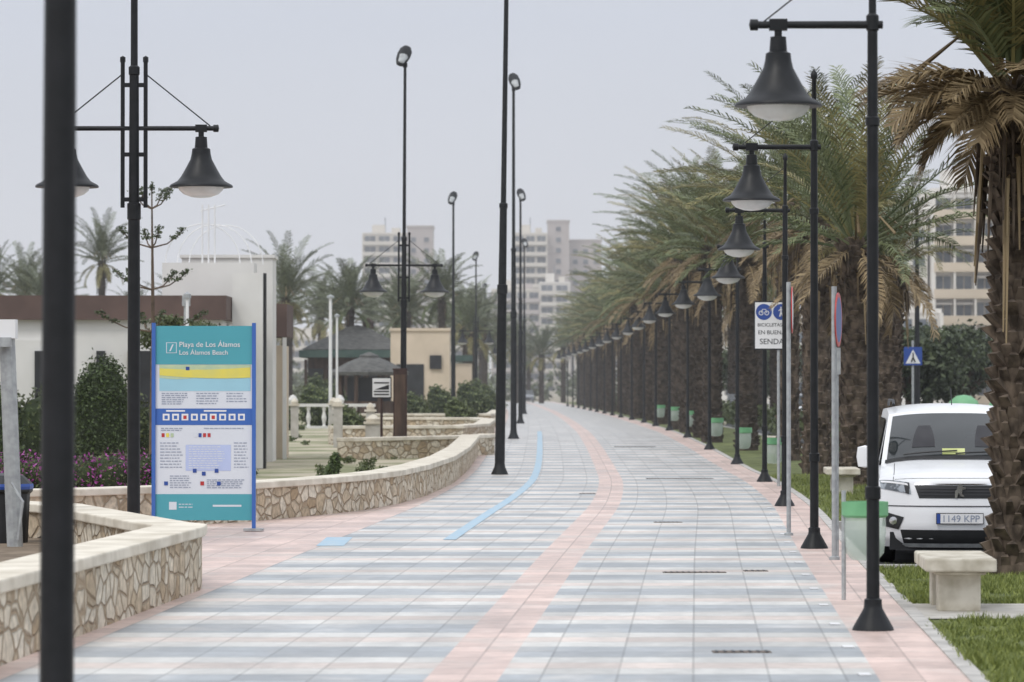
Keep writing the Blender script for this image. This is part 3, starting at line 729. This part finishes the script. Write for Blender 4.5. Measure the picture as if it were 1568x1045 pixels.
for X,Y,h,cs in ((-24.5,220,9.2,1.05),(-29.3,222,7.3,1.05),(-31.5,224,7.6,1.0),(-33,250,7,1),(-12.3,200,6.5,1.2),(-9.0,205,6.1,1.15),(-10.7,225,5.8,1.1),(-4.2,220,7.0,1.15),(-6.6,232,6.4,1.15),(-3.3,262,6.5,1.1),(-2.2,300,6.8,1.1),(-7.8,250,6.2,1.1),(-26.5,260,6,1),(-14.5,240,5.8,1),(-1.2,340,6,1.1),(-4.2,330,6.8,1.2),(-23,300,6,1.1),(-5.3,285,6.4,1.2),(-13.5,260,6.6,1.2),(-2.7,245,5.2,1.1),(-8.8,290,6.5,1.2),(-11.6,300,6.9,1.2),(-20.5,230,6.0,1.1),(-27.3,215,6.2,1.1)):
    palm(X,Y,h,CF[int(abs(X)*10)%2],TF,6.2,s=.8,cs=cs,rz=random.uniform(0,6.28))
FC=crown(31,nf=84,L=1.95,wind=(-.22,-.1),keys=('palmbrown','palm','palmdry'),nl=44,wid=.02,dry=.45,ll=.5,spread=75,dr0=34)
FT=trunkmesh(9,4.9,.21,.18,flare=1.35,shag=1.8,n=20)
palm(5.12,37.6,5.05,FC,FT,4.9,cs=1.0,rz=.6)

def leaves(name,lobes,n,size,key,shell=.45,parent=None,loc=(0,0,0),extra=None,flat=1.0):
    rng=np.random.default_rng(int(abs(lobes[0][0])*1000+n)%99999)
    vol=np.array([l[3]*l[4]*l[5] for l in lobes])**.8; vol/=vol.sum()
    idx=rng.choice(len(lobes),n,p=vol); Lb=np.array(lobes)[idx]
    d=rng.normal(size=(n,3)); d/=np.linalg.norm(d,axis=1)[:,None]
    r=(shell+(1-shell)*rng.random(n)**.6)*(1+.12*rng.normal(size=n))
    c=Lb[:,:3]+d*Lb[:,3:]*r[:,None]
    a=rng.normal(size=(n,3)); a/=np.linalg.norm(a,axis=1)[:,None]; b=np.cross(a,rng.normal(size=(n,3))); b/=np.linalg.norm(b,axis=1)[:,None]
    s=size*rng.uniform(.6,1.3,n)[:,None]
    v=np.stack([c-a*s,c+b*s*.5,c+a*s,c-b*s*.5],1).reshape(-1,3)
    f=np.arange(n*4).reshape(-1,4)
    me=bpy.data.meshes.new(name); me.from_pydata(v.tolist(),[],f.tolist())
    me.materials.append(M[key])
    if extra:
        me.materials.append(M[extra[0]]); mi=(rng.random(n)<extra[1]).astype(int); me.polygons.foreach_set('material_index',mi.tolist())
    ob=bpy.data.objects.new(name,me); COL.objects.link(ob); ob.location=loc
    if parent: ob.parent=parent
    return ob
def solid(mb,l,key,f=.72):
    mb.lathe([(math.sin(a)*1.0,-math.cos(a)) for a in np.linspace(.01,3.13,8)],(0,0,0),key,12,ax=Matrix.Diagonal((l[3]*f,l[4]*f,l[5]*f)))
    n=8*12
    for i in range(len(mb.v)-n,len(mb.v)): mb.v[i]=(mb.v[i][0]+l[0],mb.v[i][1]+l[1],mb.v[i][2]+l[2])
def bush(name,X,Y,lobes,n,size,key='leaf',extra=None,shell=.85):
    e=empty(name,(X,Y,gz(Y)))
    leaves('foliage',lobes,n,size,key,shell,parent=e,extra=extra)
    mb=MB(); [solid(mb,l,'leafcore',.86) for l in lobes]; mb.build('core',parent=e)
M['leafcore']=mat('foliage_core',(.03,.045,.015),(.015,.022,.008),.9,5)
bush('clipped_shrub',-8.35,75,[(0,0,1.2,.56,.56,1.2),(.05,0,1.75,.52,.5,.72),(-.2,0,1.55,.4,.4,.6)],9000,.04)
bush('clipped_shrub',-7.0,77,[(0,0,1.0,.5,.4,1.0)],4000,.04)
bush('clipped_shrub',-10.5,72,[(0,0,1.0,.9,.6,1.0),(-1,0,.9,.8,.5,1.1)],7000,.045)
bush('hedge',-12,80,[(i*.9,0,.9,.7,.5,.95+.1*(i%2)) for i in range(-3,5)],9000,.06,'mid')
random.seed(4)
bush('flower_bed',-7.3,60,[(i*.42-.9,random.uniform(-.3,.3),.42,.42,.5,.34+.1*random.random()) for i in range(-3,8)],16000,.035,'mid',extra=('flower',.4),shell=.75)
bush('agave_shrub',-3.2,66,[(0,0,.35,.12,.12,.3),(.05,0,.6,.08,.08,.15)],700,.05,'leaf',shell=.3)
for X,Y,s in ((-8.7,118,.8),(-5.6,126,.6),(-2.0,140,.7),(-3.2,170,1.0),(-1.9,178,1.1),(-1.6,205,1.2),(-2.5,225,1.4),(-4.6,176,.8),(-7.9,150,1.0),(-9,140,.8),(-8.9,175,1.3),(-7.0,195,1.0)):
    bush('garden_shrub',X,Y,[(0,0,.7*s,.8*s,.7*s,.8*s),(.5*s,0,.5*s,.6*s,.5*s,.6*s),(-.3*s,.1,1.2*s,.45*s,.4*s,.5*s)],1800,.09,'mid',shell=.6)
# dry grass tussocks and low plants scattered over the garden ground
random.seed(12)
tl=[]
for _ in range(60):
    yy=random.uniform(58,150); xx=random.uniform(-8.5,lerp(yy,[(55,-3.6),(60,-2.9),(75,-2.2),(100,-2.0),(150,-1.9)])); s=random.uniform(.06,.2); tl.append((xx,yy,gz(yy)+s*.4,s*1.3,s*1.3,s*.7))
leaves('ground_plants',tl,6000,.05,'mid',.1)
def norfolk(X,Y,h):
    e=empty('norfolk_pine',(X,Y,0)); mb=MB(); mb.tube([(0,0,0),(0.03,0,h*.5),(0,0,h)],[.06,.04,.012],'bark',8); lob=[]
    zs=[h*.52,h*.66,h*.80,h*.93]
    for t,z in enumerate(zs):
        L=1.0-t*.2
        for j in range(4):
            a=j*1.5708+t*.8+.3; c,s=math.cos(a),math.sin(a)
            p=[(0,0,z),(c*L*.5,s*L*.5,z+.08),(c*L*.85,s*L*.85,z+.24),(c*L,s*L,z+.36)]
            mb.tube(p,[.018,.014,.012,.008],'bark',5)
            for q in (.72,.88,1.0): lob.append((c*L*q,s*L*q,z+.03+.33*q*q,.10,.10,.05))
    lob.append((0,0,h,.06,.06,.16))
    mb.build('limbs',parent=e,smooth=True); leaves('foliage',lob,2400,.03,'pine',.0,parent=e)
norfolk(-6.85,70,5.7)
e=empty('garden_tree',(-7.0,80,0)); mb=MB(); mb.tube([(0,0,0),(.1,0,1.5),(.2,0,2.6)],[.1,.08,.05],'bark',8)
lob=[]
for j in range(9):
    a=j*.7; x,yv,z=math.cos(a)*random.uniform(.5,1.4),math.sin(a)*.6,3.0+random.uniform(-.15,.35); mb.tube([(.15,0,2.0),(x*.5,yv*.5,2.6),(x,yv,z)],[.05,.035,.012],'bark',6); lob.append((x,yv,z,.5,.4,.16))
mb.build('limbs',parent=e,smooth=True); leaves('foliage',lob,5200,.05,'mid',.0,parent=e)
def tree(X,Y,h,w,n=5500,size=.12,key='pine',seed=0):
    random.seed(seed+int(X*7)); e=empty('roadside_tree',(X,Y,gz(Y)-.05)); mb=MB()
    mb.tube([(0,0,0),(.08,0,h*.25),(.0,.05,h*.5)],[.17,.13,.09],'bark',8); lob=[]
    for j in range(13):
        a=random.uniform(0,6.28); rr=random.uniform(.15,.75)*w; z=h*random.uniform(.42,.82); x,yv=math.cos(a)*rr,math.sin(a)*rr
        mb.tube([(0.02,0,h*.33),(x*.5,yv*.5,(z+h*.33)/2+.1),(x,yv,z)],[.08,.05,.02],'bark',5)
        s=random.uniform(.28,.46)*w; lob.append((x,yv,z,s,s,s*.75))
    lob.append((0,0,h*.8,w*.4,w*.4,h*.16))
    mb.build('limbs',parent=e,smooth=True); leaves('foliage',lob,n,size,key,.25,parent=e)
for X,Y,h,w in ((14.9,132,4.0,2.2),(13.3,124,3.7,1.7),(17.0,138,4.3,2.4),(19.6,128,4.9,2.6),(17.4,112,5.7,2.1),(22.5,150,5.2,3),(15.4,165,4.2,2.2),(12.4,190,4.4,2.4),(17.6,175,4.6,2.8),(14.2,215,4.8,2.6),(18,240,5,3),(12,260,5,3)):
    tree(X,Y,h,w)
random.seed(8)
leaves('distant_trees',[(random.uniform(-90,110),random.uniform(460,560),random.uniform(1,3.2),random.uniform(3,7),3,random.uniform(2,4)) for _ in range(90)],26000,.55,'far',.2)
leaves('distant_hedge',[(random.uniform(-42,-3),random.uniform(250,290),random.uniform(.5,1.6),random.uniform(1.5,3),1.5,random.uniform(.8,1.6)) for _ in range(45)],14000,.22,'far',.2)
leaves('roadside_hedge',[(cx(y)+6.6+random.uniform(-.3,.6),y,.5+gz(y),.6,1.6,.55) for y in np.arange(100,340,3)],16000,.11,'mid',.2)

# ------------------------------------------------------------------ parked cars in distance
def far_car(X,Y,key):
    mb=MB()
    prof=[(-2.1,.3),(-2.15,.7),(-1.3,.95),(-.7,1.4),(.9,1.45),(1.7,1.0),(2.1,.9),(2.1,.3)]
    for s,nm in ((-1,0),(1,1)):
        mb.poly([(s*.85*(1 if z<1 else .82),yy,z) for yy,z in prof],key)
    for a,b in zip(prof,prof[1:]+prof[:1]):
        kk='carglass' if (a[1]>=.95 and b[1]>1.3) or (b[1]<=1.0 and a[1]>1.3) else key
        f=lambda q:.85*(1 if q[1]<1 else .82)
        mb.poly([(-f(a),a[0],a[1]),(f(a),a[0],a[1]),(f(b),b[0],b[1]),(-f(b),b[0],b[1])],kk)
    for s in (-1,1):
        for yy in (-1.3,1.3): mb.lathe([(.001,-.09),(.3,-.09),(.3,.09),(.001,.09)],(s*.78,yy,.3),'tyre',14,ax=Matrix.Rotation(R(90),3,'Y'))
        mb.box((s*.62,-2.14,.68),(.3,.06,.13),'headl')
    mb.box((0,-2.16,.5),(.9,.04,.14),'trim')
    mb.build('parked_car',loc=(X,Y,gz(Y)-.1))
M['cargrey']=mat('car_paint_grey',(.2,.21,.23),(.17,.18,.2),.3,1); M['cardark']=mat('car_paint_dark',(.04,.045,.06),(.03,.035,.05),.25,1)
for X,Y,kx in ((11.5,118,'cardark'),(12,150,'paint'),(11,175,'cargrey'),(1.5,400,'cargrey'),(-1.6,402,'cardark')): far_car(X,Y,kx)
mb=MB()
for x in (0,1.15):
    mb.lathe([(.001,0),(.4,.02),(.5,.5),(.5,.95),(.4,1.25),(.2,1.4),(.001,1.43)],(x,0,0),'lime',16); mb.box((x,-.5,1.0),(.3,.08,.14),'trim'); mb.box((x,-.48,.6),(.4,.06,.35),'signwhite')
mb.build('recycling_containers',smooth=True,loc=(12.75,104,.27))
mb=MB(); mb.box((13.3,104,.13),(3.2,1.8,.28),'concrete'); mb.build('container_plinth')

# ------------------------------------------------------------------ buildings
def apartment(name,X0,X1,Y,D,floors,fh,wall_,slab,glass,z0=0,bays=4,parts=('bal',),roofbits=True,awn=False,side=None):
    e=empty(name); w=X1-X0; H=floors*fh; b=MB(); b.box(((X0+X1)/2,Y+D/2+.6,z0+H/2),(w,D,H),wall_); b.box(((X0+X1)/2,Y+D/2+.6,z0+H+.25),(w+.3,D+.3,.5),wall_)
    b.build('walls',parent=e)
    s=MB(); g=MB()
    for f in range(floors):
        z=z0+f*fh
        s.box(((X0+X1)/2,Y-.15,z+.08),(w,1.45,.18),slab); s.box(((X0+X1)/2,Y-.84,z+.6),(w,.1,.86),slab)
        for i in range(bays):
            bw=w/bays; xx=X0+bw*(i+.5)
            g.box((xx,Y+.58,z+1.45),(bw*.72,.08,fh-.85),glass)
            g.box((xx,Y+.53,z+1.45),(.08,.05,fh-.85),slab)
            if awn and random.random()<.45: s.box((xx,Y-.45,z+fh-.5),(bw*.8,.9,.12),'awning',rx=R(25))
    for i in range(bays+1):
        s.box((X0+w*i/bays,Y-.1,z0+H/2),(.22 if 0<i<bays else .35,1.3,H),wall_)
    s.build('balconies',parent=e); g.build('windows',parent=e)
    if roofbits:
        r=MB(); r.box((X0+w*.35,Y+D*.5,z0+H+1.6),(w*.3,D*.4,2.4),wall_); r.box((X0+w*.75,Y+D*.5,z0+H+1.2),(w*.2,D*.3,1.6),slab)
        r.tube([(X0+w*.5,Y+D*.5,z0+H),(X0+w*.5,Y+D*.5,z0+H+5)],.12,'fglass',5); r.build('roof_plant',parent=e)
    return e
def slabblock(name,X0,X1,Y,D,H,wall_,glass,fh=2.9,cols=2):
    e=empty(name); b=MB(); b.box(((X0+X1)/2,Y+D/2,H/2),(X1-X0,D,H),wall_); b.box(((X0+X1)/2,Y+D/2,H+.3),(X1-X0+.4,D+.4,.6),wall_); b.build('walls',parent=e)
    g=MB()
    for f in range(int(H/fh)):
        for c in range(cols):
            x=X0+(X1-X0)*(c+.5)/cols; g.box((x,Y-.03,f*fh+1.6),(1.3,.12,1.2),glass); g.box((x,Y-.1,f*fh+.95),(1.6,.25,.1),wall_)
    g.build('windows',parent=e)
random.seed(2)
apartment('apartment_tower',-40.5,-28.8,1000,14,15,2.9,'fwall','fwall','fglass',bays=3)
slabblock('stair_tower',-28.6,-21.5,1003,12,45.5,'fpink','fglass',cols=2)
apartment('apartment_tower',.5,9.5,1000,14,15,2.9,'fwall','fwall','fglass',bays=3)
slabblock('stair_tower',9.7,15.6,1003,12,47,'fpink','fglass',cols=1)
slabblock('apartment_block',15.9,24.5,1010,12,42,'fpink','fglass',cols=3)
apartment('apartment_block',7.2,15,960,12,10,2.9,'nwall','fwall','fglass',bays=2)
apartment('apartment_block',-22,-6,940,14,8,2.9,'fwall','fwall','fglass',bays=5)
apartment('apartment_block',-5,7,920,14,9,2.9,'fwall','fpink','fglass',bays=4)
apartment('apartment_block',15.5,30,900,14,8,2.9,'fwall','fwall','fglass',bays=4)
apartment('apartment_block',-62,-42,950,14,5,2.9,'fwall','fwall','fglass',bays=5)
apartment('apartment_building',46.8,56,409,14,8,2.95,'nwall','ntan','nglass',z0=0,bays=4,awn=True)
apartment('apartment_building',56.4,75,400,14,9,2.95,'nwall','nwall','nglass',z0=0,bays=4,awn=True)
slabblock('apartment_block',42.6,46.5,412,12,21,'nwall','nglass',cols=2)
apartment('low_apartment_building',38,46.0,395,12,3,3.3,'nwall','nwall','nglass',z0=0,bays=3)
apartment('low_apartment_building',24,37,420,12,3,3.0,'nwall','nwall','nglass',z0=0,bays=4)

e=empty('beach_club_building')
b=MB()
b.box((-11.8,89,1.75),(10.2,7.5,3.5),'white'); b.box((-11.8,89,3.75),(10.4,7.9,.56),'maroon')
b.box((-7.2,93.8,2.6),(2.3,1.4,5.2),'white'); b.box((-7.2,93.8,5.22),(2.4,1.5,.08),'white')
b.box((-6.22,86.8,2.3),(.72,.4,4.6),'white'); b.box((-5.83,86.9,2.3),(.06,.3,4.6),'dark')
b.box((-8.3,85.18,2.1),(1.2,.1,1.3),'concrete'); b.box((-12.5,85.2,1.9),(3.6,.14,2.2),'white')
b.box((-7.3,89.0,4.35),(2.2,1.2,1.1),'white')
b.build('walls',parent=e)
b=MB()
for x,w in ((-14.6,1.4),(-10.9,.25),(-9.5,.2),(-8.35,.9)):
    b.box((x,85.12,1.9),(w,.12,1.7),'dark')
    b.box((x,85.06,1.0),(w+.15,.2,.06),'white')
b.build('windows',parent=e)
b=MB()
for a in range(3):
    pts=[(-7.2+ .9*math.cos(t)+(a-1)*.25,88.7+a*.4,4.9+.95*math.sin(t)) for t in np.linspace(0,math.pi,14)]; b.tube(pts,.014,'signwhite',6)
for x in (-7.6,-7.45,-7.3): b.tube([(x+.15,88.6,4.8),(x+.15,88.6,6.3)],.02,'signwhite',6)
b.tube([(-7.5,88.6,6.15),(-6.9,88.6,6.3)],.014,'signwhite',5)
b.build('roof_frame',parent=e)
b=MB(); b.box((-6.5,97,1.5),(1.1,2.4,3.0),'cream'); b.box((-6.42,97,3.65),(1.15,2.8,.85),'maroon')
for x in (-6.9,-6.4,-5.9): b.box((x,95.55,1.6),(.1,.1,3.2),'white')
b.build('terrace_pavilion')
b=MB(); b.box((-4.7,190,2.45),(3.0,4,4.7),'cream'); b.box((-4.7,190,4.87),(3.1,4.2,.14),'cream'); b.box((-5.2,187.98,1.9),(1.4,.08,2.4),'dark'); b.box((-3.9,187.9,3.2),(.6,.1,.7),'dark'); b.build('cream_kiosk')
def gazebo(X,Y,r,h,roof,rk):
    mb=MB(); g=gz(Y)
    for j in range(8):
        a=j*math.pi/4+.39; mb.tube([(math.cos(a)*r*.85,math.sin(a)*r*.85,0),(math.cos(a)*r*.85,math.sin(a)*r*.85,h)],.09,'darkwood',6)
    mb.lathe([(r*1.1,h-.15),(r*1.12,h),(r*.6,h+roof*.5),(r*.28,h+roof*.72),(r*.28,h+roof*.82),(.02,h+roof)],(0,0,0),rk,8)
    mb.lathe([(r*.82,0),(r*.82,1.0)],(0,0,0),'darkwood',8)
    mb.box((0,0,h-.1),(r*1.3,r*1.3,.1),'darkwood'); mb.box((0,.4,1.1),(r*1.2,r*.9,1.9),'dark')
    mb.build('gazebo',loc=(X,Y,g))
gazebo(-6.4,165,1.6,2.3,.9,'roofgrey')
b=MB()
b.box((-8.6,205,1.9),(5.2,6,3.4),'darkwood'); b.box((-8.6,204,3.75),(6.0,7,.4),'greenroof')
b.lathe([(4.2,0),(2.2,.75),(2.0,.8),(.8,1.25),(.02,1.4)],(-8.6,205,4.0),'roofgrey',4,ax=Matrix.Rotation(R(45),3,'Z'))
b.lathe([(.3,0),(.3,.3),(.4,.32),(.02,.6)],(-8.0,205,5.2),'darkwood',6)
for i in range(6): b.box((-11.3+i*1.1,201.9,1.8),(.16,.16,3.3),'darkwood')
for i in range(5): b.box((-10.75+i*1.1,201.93,2.2),(.8,.08,1.5),'dark')
b.box((-8.6,201.9,.9),(5.5,.12,1.0),'darkwood')
b.build('beach_restaurant')
b=MB(); b.box((-3.0,215,3.6),(1.4,4,.35),'greenroof'); b.box((-3.0,215,1.7),(1.3,3.6,3.2),'cream'); b.build('snack_kiosk')
b=MB()
for i in range(9):
    x=-10.6+i*.62; b.lathe([(.08,0),(.08,.1),(.05,.2),(.1,.45),(.05,.7),(.08,.8),(.08,.9)],(x,147,.25),'white',8)
    if i%3==0: b.box((x,147,.75),(.3,.3,1.1),'white'); b.lathe([(.16,0),(.2,.12),(.1,.28),(.001,.32)],(x,147,1.3),'white',10)
b.box((-8.1,147,1.2),(5.3,.22,.12),'white'); b.box((-8.1,147,.3),(5.3,.26,.14),'white'); b.build('balustrade')
for X,Y,hh,w in ((-5.1,108,1.35,.26),(-4.15,108,1.2,.24),(-3.85,102,.9,.4),(-6.2,128,1.3,.3),(-5.6,118,1.2,.2),(-7.2,122,1.3,.25)):
    b=MB(); b.box((X,Y,hh/2),(w,w,hh),'concrete'); b.box((X,Y,hh+.03),(w+.1,w+.1,.06),'coping'); b.lathe([(w*.45,0),(w*.5,.08),(w*.2,.18),(.001,.2)],(X,Y,hh+.06),'coping',10); b.build('garden_pillar')
for X,Y,hh,r in ((-6.9,140,5.3,.07),(-6.7,141,4.6,.05),(-6.7,76,3.75,.04)):
    b=MB(); b.lathe([(r*1.4,0),(r*1.4,.2),(r,.22),(r*.8,hh),(.001,hh+.05)],(X,Y,0),'signwhite',10)
    b.lathe([(r*2,0),(r*2,.08),(.001,.14)],(X,Y,hh),'galv',10); b.build('white_mast')
b=MB(); b.box((-6.75,76.3,3.7),(.16,.14,.22),'galv'); b.tube([(-6.75,76.3,0),(-6.75,76.3,3.6)],.05,'galv',8); b.build('camera_post')
b=MB(); b.tube([(-5.25,39.0,0),(-5.35,39,2.5)],.085,'galv',12); b.box((-5.42,38.95,2.52),(.36,.2,.2),'signwhite'); b.box((-5.38,38.85,2.38),(.2,.1,.1),'galv')
b.tube([(-5.28,38.85,.9),(-5.15,38.8,.7),(-5.2,38.8,.3)],.015,'galv',6); b.build('foot_shower')
b=MB(); b.lathe([(.18,0),(.24,.1),(.27,.75),(.3,.78),(.3,.86),(.2,.95),(.001,.98)],(-5.5,40,.0),'trim',16); b.lathe([(.302,.8),(.31,.83),(.302,.86)],(-5.5,40,0),'bluesign',16); b.build('waste_container')

# ------------------------------------------------------------------ sea mist: a real, very thin scattering volume standing over the place
mm=bpy.data.materials.new('sea_mist'); mm.use_nodes=True; nt=mm.node_tree; nt.nodes.clear()
o=nt.nodes.new('ShaderNodeOutputMaterial'); vs=nt.nodes.new('ShaderNodeVolumeScatter'); vs.inputs['Density'].default_value=.00045; vs.inputs['Color'].default_value=(.97,.98,1,1)
nt.links.new(vs.outputs[0],o.inputs['Volume']); M['mist']=mm
b=MB(); b.box((0,740,58),(1800,1400,120),'mist'); b.build('sea_mist')

# ------------------------------------------------------------------ world, sun, camera
w=bpy.data.worlds.new('World'); sc.world=w; w.use_nodes=True; nt=w.node_tree; N=nt.nodes; L=nt.links
bg=N['Background']
sky=N.new('ShaderNodeTexSky'); sky.sky_type='NISHITA'; sky.sun_disc=False; sky.sun_elevation=R(52); sky.sun_rotation=R(215); sky.dust_density=4; sky.air_density=1.2
sc1=N.new('ShaderNodeVectorMath'); sc1.operation='SCALE'; sc1.inputs['Scale'].default_value=.09
L.new(sky.outputs[0],sc1.inputs[0])
tc=N.new('ShaderNodeTexCoord'); sp=N.new('ShaderNodeSeparateXYZ'); L.new(tc.outputs['Generated'],sp.inputs[0])
rp=N.new('ShaderNodeValToRGB'); e=rp.color_ramp.elements
e[0].position=0; e[0].color=(.86,.87,.92,1); e[1].position=1; e[1].color=(1.5,1.55,1.65,1)
q=e.new(.10); q.color=(.70,.745,.86,1); q=e.new(.25); q.color=(.95,1.0,1.1,1)
L.new(sp.outputs[2],rp.inputs[0])
mp=N.new('ShaderNodeMapping'); mp.inputs['Scale'].default_value=(1.5,1.5,6); nz=N.new('ShaderNodeTexNoise'); nz.inputs['Scale'].default_value=2.5; nz.inputs['Detail'].default_value=4
L.new(tc.outputs['Generated'],mp.inputs[0]); L.new(mp.outputs[0],nz.inputs['Vector'])
mr=N.new('ShaderNodeMapRange'); mr.inputs[3].default_value=.93; mr.inputs[4].default_value=1.07; L.new(nz.outputs['Fac'],mr.inputs[0])
cl=N.new('ShaderNodeVectorMath'); cl.operation='SCALE'; L.new(rp.outputs[0],cl.inputs[0]); L.new(mr.outputs[0],cl.inputs['Scale'])
mx=N.new('ShaderNodeMixRGB'); mx.inputs[0].default_value=.9; L.new(sc1.outputs[0],mx.inputs[1]); L.new(cl.outputs[0],mx.inputs[2])
L.new(mx.outputs[0],bg.inputs[0]); bg.inputs[1].default_value=1.0
sun=bpy.data.lights.new('sun','SUN'); sun.energy=1.1; sun.angle=R(14); sun.color=(1,.96,.9)
so=bpy.data.objects.new('sun',sun); COL.objects.link(so); so.rotation_euler=(R(38),0,R(-35))
cam=bpy.data.cameras.new('camera'); cam.lens=129.5; cam.sensor_width=36; cam.clip_end=6000; cam.clip_start=.5
cam.dof.use_dof=True; cam.dof.focus_distance=46; cam.dof.aperture_fstop=4.0
co=bpy.data.objects.new('camera',cam); COL.objects.link(co); co.location=(0,0,1.9); co.rotation_euler=(R(90+.726),0,0); sc.camera=co
sc.view_settings.view_transform='Standard'; sc.view_settings.look='None'; sc.view_settings.exposure=0
